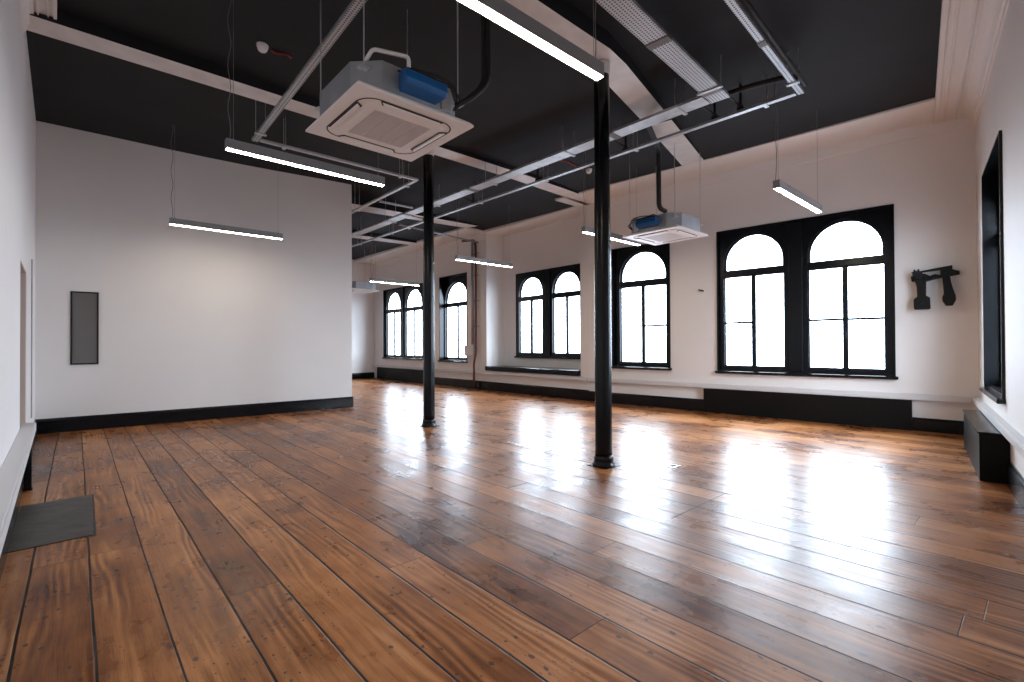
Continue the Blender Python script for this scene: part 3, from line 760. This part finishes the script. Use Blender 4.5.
detector(6.42, 11.1, 5.60, 11.15, 'white smoke detector on the ceiling in the distance, beyond the middle column', 'red alarm cable on the distant ceiling beyond the middle column')

# ------------------------------------------------------------------ wall pieces
# cast-iron relic on the window wall
def cu(cx): return 4.761 + (cx/9.743+900-911)*0.01015
def cz(cy): return 2.135 - (cy/9.743+250-272)*0.01275
def plate(pts, w0, w1):
    bm = bmesh.new(); prism(bm, [(cu(x)-4.76, w0, cz(y)-1.6) for x, y in pts], [(cu(x)-4.76, w1, cz(y)-1.6) for x, y in pts]); return bm
ir = empty('iron_bracket', at(F1, 4.76, -0.001, 1.6), F1[1], 'black cast iron machine bracket with two hanging arms on the wall near the right corner', 'iron bracket')
link('back_bar', plate([(110,235),(150,215),(250,212),(300,240),(345,225),(400,238),(400,190),(510,180),(522,192),(582,215),(582,240),(500,250),(400,265),(330,275),(265,292),(150,287),(115,280)], -0.11, 0.0), M_iron, ir, bevel=0.006)
link('top_rail', plate([(195,186),(515,150),(517,180),(200,200)], -0.13, -0.06), M_iron, ir, bevel=0.004)
link('arm', plate([(150,270),(265,270),(262,440),(280,452),(300,462),(305,575),(290,582),(150,582),(140,570),(138,478),(160,458),(175,450),(170,350)], -0.16, -0.08), M_iron, ir, bevel=0.008)
link('arm', plate([(415,250),(490,245),(505,330),(525,400),(545,460),(545,500),(515,555),(450,555),(418,505),(416,470),(432,430),(425,340)], -0.16, -0.08), M_iron, ir, bevel=0.008)
link('toothed_knob', plate([(118,192),(140,190),(142,168),(158,168),(160,186),(178,184),(184,166),(198,168),(200,190),(225,200),(235,225),(225,260),(190,275),(160,262),(150,235),(125,215),(135,203)], -0.17, -0.09), M_iron, ir, bevel=0.003)
for x, y in ((330, 250), (450, 220), (220, 520), (480, 500)):
    bm = bmesh.new(); p = (cu(x)-4.76, -0.16 if y > 300 or x < 0 else -0.11, cz(y)-1.6); tube(bm, [p, (p[0], p[1]-0.02, p[2])], 0.014, 6); link('bolt', bm, M_iron, ir)
# small black fitting
sf = empty('wall_fitting', at(F1, 1.90, -0.001, 2.15), F1[1], 'small black stub fitting on the wall left of the large double window', 'wall fitting')
bm = bmesh.new(); tube(bm, [(0, 0, 0), (0, -0.012, 0)], 0.03, 16); link('wall_plate', bm, M_plastic, sf)
bm = bmesh.new(); tube(bm, [(-0.005, -0.012, 0), (-0.02, -0.05, 0.005), (-0.07, -0.075, 0.02)], 0.014, 12); link('stub', bm, M_black, sf)

# vision panel in the partition
vp = empty('vision_panel', at(FP, 0.36, -0.001, 0.945), FP[1], 'tall narrow dark glazed panel with a black frame on the white partition', 'glazed panel')
link('panel_frame', B((0, 0.018, -0.016, 0, 0, 1.05), (0.287, 0.305, -0.016, 0, 0, 1.05), (0.018, 0.287, -0.016, 0, 0, 0.018), (0.018, 0.287, -0.016, 0, 1.032, 1.05)), M_black, vp)
link('dark_glass_pane', B((0.018, 0.287, -0.006, 0, 0.018, 1.032)), M_mirror, vp)

# left wall bits
st = link('wall_strip', B((0, 0.03, -0.012, 0, 0, 1.86)), M_duct); place(st, (at(FLW, -1.35, -0.001, 0.37), FLW[1])); tag(st, 'thin grey vertical strip on the left wall near the partition', 'cover strip')
lg = empty('support_foot', at(FLW, -3.62, -0.028, 0), FLW[1], 'small black foot under the end of the white trunking ledge on the left wall', 'support')
link('post', B((0, 0.05, -0.05, -0.002, 0.012, 0.417)), M_black, lg, bevel=0.003); link('foot_plate', B((-0.01, 0.06, -0.055, -0.001, 0.0, 0.012)), M_black, lg)

# slate slab let into the floor
bm = bmesh.new()
q = [AB(-0.30, 4.07), AB(0.083, 4.085), AB(0.093, 5.20), AB(-0.31, 5.18)]
prism(bm, [(p.x, p.y, 0.0) for p in q], [(p.x, p.y, 0.005) for p in q])
sl = link('hearth_slab', bm, M_slate); tag(sl, 'dark grey slate slab set in the floorboards beside the left wall', 'floor slab')
bm = bmesh.new()
q2 = [AB(0.085, 4.06), AB(0.097, 4.06), AB(0.107, 5.22), AB(0.095, 5.22)]
prism(bm, [(p.x, p.y, 0.0) for p in q2], [(p.x, p.y, 0.002) for p in q2])
gp = link('trim_10', bm, M_dark); gp['kind'] = 'structure'

# floor fittings
fb = empty('floor_socket', AB(4.366, 2.494, 0), GROT, 'small flush metal floor plate beside the nearer column', 'floor plate')
link('cover_plate', B((-0.07, 0.07, -0.05, 0.05, 0, 0.004)), M_steelplate, fb, bevel=0.0015); link('recess', B((-0.04, 0.04, -0.02, 0.02, 0.004, 0.006)), M_dark, fb)
tp = link('threshold_strip', B((-0.02, 0.02, -0.14, 0.14, 0, 0.004)), M_steelplate, bevel=0.0015); tp.location = AB(3.95, 4.35, 0); tp.rotation_euler = (0, 0, GROT)
tag(tp, 'thin bright metal strip on the floorboards between the two columns', 'metal strip')
# panel seams where boards were cut for a hatch
bm = bmesh.new()
def seam(a0, b0, a1, b1, w=0.004):
    p, q_ = AB(a0, b0), AB(a1, b1); d = (q_-p).normalized(); n_ = Vector((-d.y, d.x, 0))*w/2
    prism(bm, [(v.x, v.y, 0.0) for v in (p-n_, q_-n_, q_+n_, p+n_)], [(v.x, v.y, 0.0012) for v in (p-n_, q_-n_, q_+n_, p+n_)])
seam(3.88, 1.75, 3.05, 1.75, 0.006)
seam(3.88, 1.2, 3.88, 9.0, 0.006)
seam(2.68, 3.05, 2.92, 3.05, 0.005)
sm = link('trim_11', bm, M_dark); sm['kind'] = 'structure'

# ------------------------------------------------------------------ daylight: overcast sky
w = bpy.data.worlds.new('overcast'); S.world = w; w.use_nodes = True
nt = w.node_tree; n = nt.nodes; l = nt.links; bg = n['Background']
tc = n.new('ShaderNodeTexCoord'); sx = n.new('ShaderNodeSeparateXYZ'); l.new(tc.outputs['Generated'], sx.inputs[0])
mr = n.new('ShaderNodeMapRange'); mr.inputs[1].default_value = -0.16; mr.inputs[2].default_value = 1.0; mr.inputs[3].default_value = 0.0; mr.inputs[4].default_value = 1.0
l.new(sx.outputs[2], mr.inputs[0])
cr = n.new('ShaderNodeValToRGB'); cr.color_ramp.elements[0].color = (0.088, 0.095, 0.11, 1); cr.color_ramp.elements[1].color = (0.84, 0.93, 1.0, 1)
hz = cr.color_ramp.elements.new(0.17); hz.color = (0.335, 0.40, 0.48, 1)
l.new(mr.outputs[0], cr.inputs[0]); l.new(cr.outputs[0], bg.inputs[0]); bg.inputs[1].default_value = 46.0

# sky-light sampling portals in the window openings (they emit nothing themselves)
for k, (fr, w_, wo) in enumerate(((F1, W1, 0), (F1, W2, 0), (F2, W4, 0), (F2, W5, 0), (F2, W3, ND), (FR, W6, 0))):
    o = w_['o']; ld = bpy.data.lights.new('daylight_portal', 'AREA'); ld.shape = 'RECTANGLE'; ld.size = o[1]-o[0]-0.1; ld.size_y = o[3]-o[2]-0.1
    ld.cycles.is_portal = True
    lo = bpy.data.objects.new('daylight_portal', ld); COL.objects.link(lo)
    lo.location = at(fr, (o[0]+o[1])/2, wo + w_['d'] + 0.035, (o[2]+o[3])/2)
    yv = Matrix.Rotation(fr[1], 3, 'Z') @ Vector((0, 1, 0))     # outward; light looks inward
    lo.rotation_euler = yv.to_track_quat('Z', 'Y').to_euler()

# ------------------------------------------------------------------ camera
cam = bpy.data.cameras.new('camera'); co = bpy.data.objects.new('camera', cam); COL.objects.link(co)
cam.sensor_width = 36.0; cam.sensor_fit = 'HORIZONTAL'; cam.lens = 483.5*36.0/1024; cam.clip_start = 0.02; cam.clip_end = 200
p_, r_ = R(0.47), R(0.25)
f = Vector((0, math.cos(p_), math.sin(p_))); u0 = Vector((0, -math.sin(p_), math.cos(p_))); r0 = Vector((1, 0, 0))
rt = r0*math.cos(r_) - u0*math.sin(r_); up = u0*math.cos(r_) + r0*math.sin(r_)
mw = Matrix((( rt.x, up.x, -f.x, 0), (rt.y, up.y, -f.y, 0), (rt.z, up.z, -f.z, 1.2), (0, 0, 0, 1)))
co.matrix_world = mw
S.camera = co
S.cycles.use_denoising = True
S.cycles.max_bounces = 10; S.cycles.diffuse_bounces = 6
S.cycles.sample_clamp_indirect = 6.0
